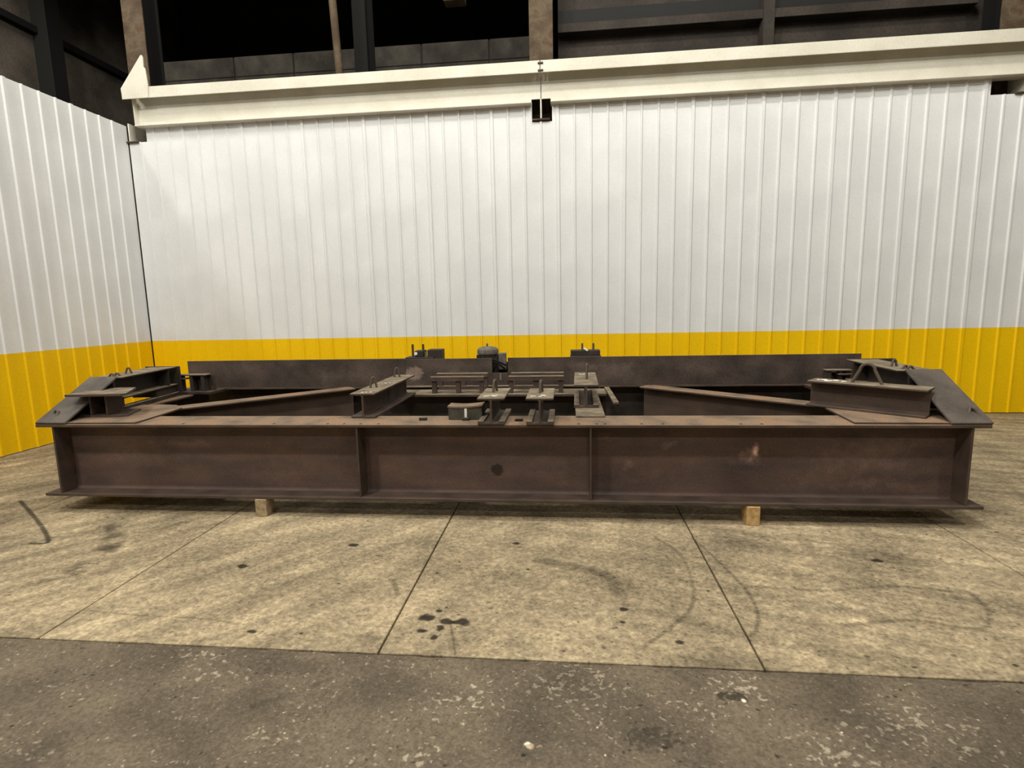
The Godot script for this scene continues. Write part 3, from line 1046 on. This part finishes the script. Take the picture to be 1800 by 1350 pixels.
		b.box(M.dark, Vector3(0.01 if s[2] < 0 else -0.13, 0.016, -0.72), Vector3(0.13 if s[2] < 0 else -0.01, 0.179, -0.708))
		part(h, "stiffener", b)
		# small rings and hooks left on the top flange
		for e in [[-0.26, 0.05, 0.3, 1.1], [-0.03, 0.06, 0.0, 0.45], [-0.10, 0.05, 0.2, 0.5]]:
			bent_rod(h, Vector3(0.03 * s[2] * -1.0, 0.195, e[0]), e[1], e[1] * e[3], 0.009, e[2])
	for s in [[-4.43, -4.05], [2.64, 3.0]]:
		b = Mb.new()
		b.box(M.dark, Vector3(s[0], 0.737, -5.325), Vector3(s[1], 1.042, -5.303), 0.002)
		part(t, "girder_end_plate", b)
	# the tall rear plate, in pieces, with a notch where the motor stands
	var pm := textured(plate_texture(), 0.6)
	var uvp := func(p: Vector3) -> Vector2: return Vector2((p.x + 4.335) / 7.302, (1.043 - p.y) / 0.306)
	h = holder(t, "rear_plate")
	for r in [[-4.335, -1.765, 1.045, -5.822], [-1.765, -0.806, 1.04, -5.806], [-0.806, -0.637, 0.88, -5.806], [-0.637, 2.967, 1.041, -5.822]]:
		b = Mb.new()
		b.box(pm, Vector3(r[0], 0.735, r[3] - 0.016), Vector3(r[1], r[2], r[3]), 0.002, null, uvp)
		part(h, "plate", b)
	b = Mb.new()
	b.box(M.grey_dust, Vector3(-0.725, 0.80, -5.806), Vector3(-0.708, 0.876, -5.799), 0.002)
	part(h, "weld_bead", b)
	# the four table-like rail brackets
	bracket(t, -1.37, -0.825, [[-1.355, -1.31], [-1.11, -1.065], [-0.872, -0.83]])
	bracket(t, -0.581, -0.033, [[-0.575, -0.535], [-0.334, -0.267], [-0.085, -0.04]])
	for s in [[-4.145, -3.8, -4.02, 0.945, -1], [2.43, 2.667, 2.536, 0.933, 1]]:
		h = holder(t, "end_bracket")
		b = Mb.new()
		b.box(M.steel, Vector3(s[0], s[3] - 0.014, -5.45), Vector3(s[1], s[3], -5.36), 0.002, M.grey_dust)
		part(h, "top_plate", b)
		b = Mb.new()
		b.box(M.steel, Vector3(s[0] if s[4] < 0 else s[2], s[3] - 0.05, -5.42), Vector3(s[2] if s[4] < 0 else s[1], s[3] - 0.036, -5.35), 0.002, M.grey_dust)
		part(h, "shelf_plate", b)
		b = Mb.new()
		b.box(M.dark, Vector3(s[0] - 0.1, 0.735, -5.6), Vector3(s[1] + 0.06, 0.765, -5.34), 0.003, M.steel)
		part(h, "base_plate", b)
		for x in ([[-4.14, -4.09], [-3.99, -3.96], [-3.87, -3.83]] if s[4] < 0 else [[2.44, 2.48], [2.55, 2.58], [2.61, 2.65]]):
			b = Mb.new()
			b.box(M.dark, Vector3(x[0], 0.765, -5.44), Vector3(x[1], s[3] - 0.014, -5.37), 0.002)
			part(h, "leg", b)
		b = Mb.new()
		if s[4] < 0:
			b.box(M.dark, Vector3(-4.0, 0.765, -5.46), Vector3(-3.76, 0.93, -5.45), 0.002)
		else:
			b.box(M.dark, Vector3(2.44, 0.765, -5.46), Vector3(2.66, 0.9, -5.45), 0.002)
		part(h, "back_plate", b)

func bracket(t: Node3D, x0: float, x1: float, legs: Array) -> void:
	var h := holder(t, "rail_bracket")
	for z in [-5.30, -5.575]:
		var b := Mb.new()
		b.box(M.steel, Vector3(x0, 0.893, z - 0.075), Vector3(x1, 0.905, z), 0.002, M.grey_dust)
		b.box(M.steel, Vector3(x0, 0.862, z - 0.012), Vector3(x1, 0.893, z))
		part(h, "top_angle", b)
		for l in legs:
			b = Mb.new()
			b.box(M.steel, Vector3(l[0], 0.737, z - 0.06), Vector3(l[1], 0.893, z - 0.013), 0.002)
			part(h, "leg", b)
	var b2 := Mb.new()
	b2.box(M.steel, Vector3(x0 + 0.02, 0.737, -5.575), Vector3(x1 - 0.02, 0.775, -5.56), 0.002, M.grey_dust)
	part(h, "tie_bar", b2)

# ---------------------------------------------------------------- what the frame stands on and carries
func build_timbers() -> void:
	for s in [[-2.395, "weathered grey-brown timber block under the left third of the front beam"], [1.318, "pale yellow timber block under the right half of the front beam"]]:
		var b := Mb.new()
		b.box(M.old_wood if s[0] < 0.0 else M.wood, Vector3(s[0] - 0.046, 0.0, -3.99), Vector3(s[0] + 0.046, 0.1395, -3.866), 0.004)
		single("timber_block", b, s[1], "timber", "timbers under the steel frame")

func chalk(parent: Node3D, spots: Array, y: float) -> void:
	var rng := RandomNumberGenerator.new()
	rng.seed = int(absf(spots[0][0]) * 1000.0) + spots.size()
	for s in spots:
		var b := Mb.new()
		var ring := []
		for k in 9:
			var a := TAU * k / 9.0
			var r: float = s[2] * rng.randf_range(0.55, 1.15)
			ring.append(Vector2(s[0] + cos(a) * r * 1.3, s[1] + sin(a) * r))
		b.slab(M.chalk, ring, y, y + 0.0012)
		part(parent, "chalk_mark", b)

func loose_beam(label: String, at: Vector3, turn: float, length: float, height := 0.198, bars := false) -> Node3D:
	var t := thing("loose_beam", label, "beam", "loose I-beam pieces lying on the frame")
	t.position = at
	t.rotation.y = turn
	w_section(t, length, height, 0.2, 0.017, 0.013, M.steel, M.grey_dust, 0.014, M.steel)
	if bars:
		for s in [-1, 1]:
			var b := Mb.new()
			b.box(M.steel, Vector3(0.055 * s if s > 0 else -0.1, 0.017, -length), Vector3(0.1 if s > 0 else -0.055, 0.027, 0.0), 0.002, M.grey_dust)
			part(t, "edge_bar", b)
	return t

func build_loose_beams() -> void:
	# along the depth of the frame, from the front flange to the cross beam
	var a := loose_beam("long I-beam with two bent lifting eyes, reaching back across the frame left of the lidded box", Vector3(-1.615, 0.7372, -4.11), 0.0, 1.175)
	bent_rod(a, Vector3(-0.015, 0.197, -0.31), 0.052, 0.088, 0.009, 0.4)
	bent_rod(a, Vector3(-0.025, 0.197, -0.99), 0.052, 0.088, 0.009, 0.4)
	chalk(a, [[-0.02, -0.06, 0.011], [0.01, -0.07, 0.009], [0.045, -0.075, 0.009], [0.0, -0.58, 0.012], [0.03, -0.6, 0.01]], 0.198)
	var b := Mb.new()
	b.box(M.dark, Vector3(0.0065, 0.017, -0.62), Vector3(0.009, 0.181, -0.605))
	part(a, "weld_line", b)
	var s1 := loose_beam("short I-beam with one lifting eye, standing right beside the lidded box", Vector3(-0.556, 0.7372, -3.868), 0.0, 0.49, 0.198, true)
	bent_rod(s1, Vector3(-0.005, 0.197, -0.3), 0.075, 0.09, 0.011, PI / 2 - 0.25)
	chalk(s1, [[-0.05, -0.09, 0.013], [-0.03, -0.1, 0.009], [0.0, -0.11, 0.014], [0.02, -0.09, 0.012], [0.03, -0.14, 0.009]], 0.198)
	var s2 := loose_beam("short I-beam with one lifting eye, right neighbour of the one by the box", Vector3(-0.199, 0.7372, -3.86), 0.0, 0.47, 0.198, true)
	bent_rod(s2, Vector3(0.0, 0.197, -0.26), 0.075, 0.09, 0.011, PI / 2 - 0.2)
	chalk(s2, [[-0.06, -0.08, 0.012], [-0.04, -0.09, 0.01], [0.0, -0.07, 0.012], [0.02, -0.12, 0.014], [0.035, -0.1, 0.008]], 0.198)
	var s3 := loose_beam("I-beam with one tall lifting eye, set back on a pale support strip", Vector3(0.155, 0.7502, -4.45), -0.02, 0.82, 0.193, true)
	bent_rod(s3, Vector3(0.01, 0.192, -0.37), 0.075, 0.13, 0.010, PI / 2 - 0.05)
	chalk(s3, [[-0.05, -0.68, 0.013], [-0.03, -0.66, 0.012], [-0.01, -0.69, 0.012], [0.03, -0.7, 0.01]], 0.193)
	b = Mb.new()
	b.box(M.grey_dust, Vector3(0.065, 0.7372, -5.45), Vector3(0.288, 0.7498, -4.13), 0.002)
	single("support_strip", b, "pale flat steel strip under the set-back I-beam", "strip")
	# the one lying across the right corner
	var ax := Vector3(0.57, 0, 0.516).normalized()
	var e := loose_beam("I-beam with a large bent lifting eye, lying askew on the right corner plate", Vector3(2.566, 0.7482, -4.085), 0.0, 0.79, 0.205)
	e.rotation.y = atan2(ax.x, ax.z)
	bent_rod(e, Vector3(0.0, 0.204, -0.40), 0.2, 0.15, 0.012, PI / 2)
	chalk(e, [[0.02, -0.7, 0.03], [-0.02, -0.66, 0.028], [0.03, -0.62, 0.022], [0.0, -0.56, 0.02], [0.01, -0.74, 0.016]], 0.205)
	# the double-webbed stub on the left corner
	var t := thing("beam_stub", "short wide double-webbed beam stub standing on the left corner plate", "beam")
	t.position = Vector3(-3.9, 0.7482, -4.2)
	b = Mb.new()
	b.slab(M.steel, [Vector2(-0.205, 0.175), Vector2(0.26, 0.14), Vector2(0.28, 0.10), Vector2(0.09, -0.23), Vector2(-0.23, -0.21)], 0.185, 0.203, M.grey_dust)
	part(t, "top_plate", b)
	b = Mb.new()
	b.slab(M.steel, [Vector2(-0.19, 0.1), Vector2(0.19, 0.1), Vector2(0.24, 0.07), Vector2(0.14, -0.2), Vector2(-0.21, -0.2)], 0.0, 0.016, M.steel)
	part(t, "bottom_plate", b)
	for x in [-0.07, 0.075]:
		b = Mb.new()
		b.box(M.steel, Vector3(x - 0.008, 0.016, -0.08), Vector3(x + 0.008, 0.185, 0.09), 0.002)
		part(t, "web", b)
	b = Mb.new()
	b.box(M.dark, Vector3(-0.062, 0.016, -0.08), Vector3(0.067, 0.185, -0.07))
	part(t, "diaphragm", b)
	b = Mb.new()
	b.tube(M.steel, [Vector3(0.0, 0.02, -0.05), Vector3(0.06, 0.11, -0.05)], 0.014, 6)
	part(t, "strut", b)

func build_small_things() -> void:
	# lidded box
	var t := thing("lidded_box", "small battered grey steel box with a sagging lid and a front hasp", "box")
	t.position = Vector3(-0.78, 0.7355, -4.05)
	var grey_box := mottled([[0.2, Color8(78, 74, 66)], [0.8, Color8(98, 92, 80)]], 2.0, 0.01, 0.6, 51, 0.2)
	var b := Mb.new()
	b.box(grey_box, Vector3(-0.132, 0.0, -0.13), Vector3(0.132, 0.098, 0.0), 0.003)
	part(t, "body", b)
	b = Mb.new()
	var lid := []
	var under := []
	for i in 9:
		var x := -0.136 + 0.272 * i / 8.0
		var sag := 0.108 - 0.006 * (1.0 - pow((x + 0.01) / 0.136, 2.0)) + 0.007 * maxf(x, 0.0) / 0.136
		lid.append(Vector2(x, sag))
		under.append(Vector2(x, sag - 0.012))
	under.reverse()
	b.prism(M.dust, lid + under, Transform3D(Basis(), Vector3(0, 0.002, -0.136)), 0.142)
	part(t, "lid", b, "sagging brown lid")
	b = Mb.new()
	b.box(M.chalk, Vector3(-0.006, 0.018, 0.0), Vector3(0.014, 0.088, 0.006), 0.002)
	part(t, "hasp", b, "pale hasp strap")
	b = Mb.new()
	b.box(M.dark, Vector3(-0.022, 0.0, 0.0), Vector3(0.035, 0.02, 0.03), 0.002)
	part(t, "staple", b)
	b = Mb.new()
	b.box(M.dark, Vector3(-0.03, 0.0, -0.015), Vector3(0.03, 0.024, 0.015), 0.003, M.motor)
	var s := single("steel_block", b, "tiny dark steel block on the front flange, left of the lidded box", "block")
	s.position = Vector3(-1.11, 0.7355, -4.04)
	b = Mb.new()
	b.box(M.black, Vector3(-0.03, 0.0, -0.02), Vector3(0.03, 0.012, 0.02), 0.003)
	s = single("steel_tab", b, "thin black steel tab on the front flange between the two short I-beams", "tab")
	s.position = Vector3(-0.365, 0.7355, -4.02)
	# flat bar
	t = thing("flat_bar", "pale flat bar with small holes, jutting forward from the right end of the cross beam", "bar")
	t.position = Vector3(0.40, 0.7372, -5.55)
	t.rotation = Vector3(0.0, 0.02, 0.0)
	b = Mb.new()
	b.box(M.grey_dust, Vector3(-0.024, 0.0, 0.0), Vector3(0.024, 0.02, 0.86), 0.002)
	part(t, "bar", b)
	for z in [0.36, 0.45]:
		b = Mb.new()
		b.tube(M.black, [Vector3(0, 0.01, z), Vector3(0, 0.0208, z)], 0.008, 8)
		part(t, "bolt_hole", b)
	# motor behind the notch in the rear plate
	t = thing("electric_motor", "upright grey electric motor with a domed cap behind the notch in the rear plate", "motor")
	t.position = Vector3(-0.876, 0.7355, -5.99)
	b = Mb.new()
	b.lathe(M.dark, [Vector2(0.0, 0.0), Vector2(0.135, 0.0), Vector2(0.135, 0.02), Vector2(0.118, 0.03), Vector2(0.108, 0.34), Vector2(0.0, 0.34)], 28)
	part(t, "body", b)
	b = Mb.new()
	b.lathe(M.motor, [Vector2(0.0, 0.335), Vector2(0.117, 0.335), Vector2(0.119, 0.35), Vector2(0.117, 0.385), Vector2(0.10, 0.405), Vector2(0.05, 0.418), Vector2(0.0, 0.42)], 28)
	part(t, "cap", b, "pale grey domed fan cap")
	b = Mb.new()
	b.tube(M.motor, [Vector3(-0.005, 0.415, 0.0), Vector3(-0.005, 0.452, 0.0)], 0.01, 8)
	part(t, "cap_bolt", b)
	for k in 14:
		var an := TAU * k / 14.0
		b = Mb.new()
		b.box(M.dark, Vector3(0.1, 0.05, -0.004), Vector3(0.128, 0.325, 0.004), 0.0, null, null, Transform3D(Basis(Vector3.UP, an), Vector3.ZERO))
		part(t, "cooling_fin", b)
	b = Mb.new()
	b.box(M.motor, Vector3(0.125, 0.16, -0.04), Vector3(0.205, 0.345, 0.05), 0.006)
	part(t, "junction_box", b, "grey junction box")
	b = Mb.new()
	b.box(M.black, Vector3(0.1, 0.0, -0.13), Vector3(0.27, 0.235, -0.02), 0.01)
	part(t, "gearbox", b, "black gearbox beside the motor body")
	for cpath in [[Vector3(0.02, 0.27, 0.13), Vector3(0.08, 0.285, 0.15), Vector3(0.16, 0.25, 0.15), Vector3(0.21, 0.22, 0.12)], [Vector3(0.03, 0.23, 0.12), Vector3(0.09, 0.26, 0.15), Vector3(0.16, 0.22, 0.15), Vector3(0.2, 0.18, 0.12)], [Vector3(0.1, 0.3, 0.1), Vector3(0.11, 0.23, 0.14), Vector3(0.08, 0.18, 0.13), Vector3(0.05, 0.13, 0.11)]]:
		b = Mb.new()
		var cc := Curve3D.new()
		for i in cpath.size():
			var tn: Vector3 = (cpath[mini(i + 1, 3)] - cpath[maxi(i - 1, 0)]) / 5.0
			cc.add_point(cpath[i], -tn, tn)
		var pp := []
		for i in 13:
			pp.append(cc.sample_baked(cc.get_baked_length() * i / 12.0, true))
		b.tube(M.black, pp, 0.011, 8)
		part(t, "cable", b)
	# clamp blocks behind the rear plate
	t = thing("clamp_assembly", "dark clamp blocks with two upright studs behind the left half of the rear plate", "clamp")
	t.position = Vector3(-1.6, 0.7355, -5.98)
	for p in [["base", -0.19, 0.13, 0.0, 0.315], ["block", -0.09, 0.01, 0.315, 0.385], ["block", 0.055, 0.215, 0.0, 0.395]]:
		b = Mb.new()
		b.box(M.dark, Vector3(p[1], p[3], -0.1), Vector3(p[2], p[4], 0.1 if p[0] == "base" else 0.06), 0.005)
		part(t, p[0], b)
	for x in [-0.12, 0.0]:
		b = Mb.new()
		b.tube(M.column, [Vector3(x, 0.3, 0.02), Vector3(x, 0.455, 0.02)], 0.013, 10)
		part(t, "stud", b)
	b = Mb.new()
	b.tube(M.chalk, [Vector3(-0.075, 0.355, 0.055), Vector3(-0.075, 0.355, 0.068)], 0.018, 10)
	part(t, "nut", b)
	b = Mb.new()
	b.tube(M.motor, [Vector3(0.035, 0.3, 0.05), Vector3(0.035, 0.37, 0.05)], 0.012, 8)
	part(t, "pin", b)
	t = thing("clamp_assembly", "dark clamp block with two studs and a bright wing nut behind the rear plate", "clamp")
	t.position = Vector3(0.2, 0.7355, -5.98)
	for p in [["base", -0.165, 0.165, 0.0, 0.31], ["block", -0.16, 0.155, 0.31, 0.365]]:
		b = Mb.new()
		b.box(M.dark, Vector3(p[1], p[3], -0.1), Vector3(p[2], p[4], 0.1 if p[0] == "base" else 0.06), 0.005)
		part(t, p[0], b)
	for x in [-0.035, 0.085]:
		b = Mb.new()
		b.tube(M.rod, [Vector3(x, 0.3, 0.02), Vector3(x, 0.44, 0.02)], 0.011, 10)
		part(t, "stud", b)
	b = Mb.new()
	b.tube(M.chalk, [Vector3(-0.02, 0.39, 0.06), Vector3(0.02, 0.36, 0.06)], 0.012, 8)
	part(t, "wing_nut", b)
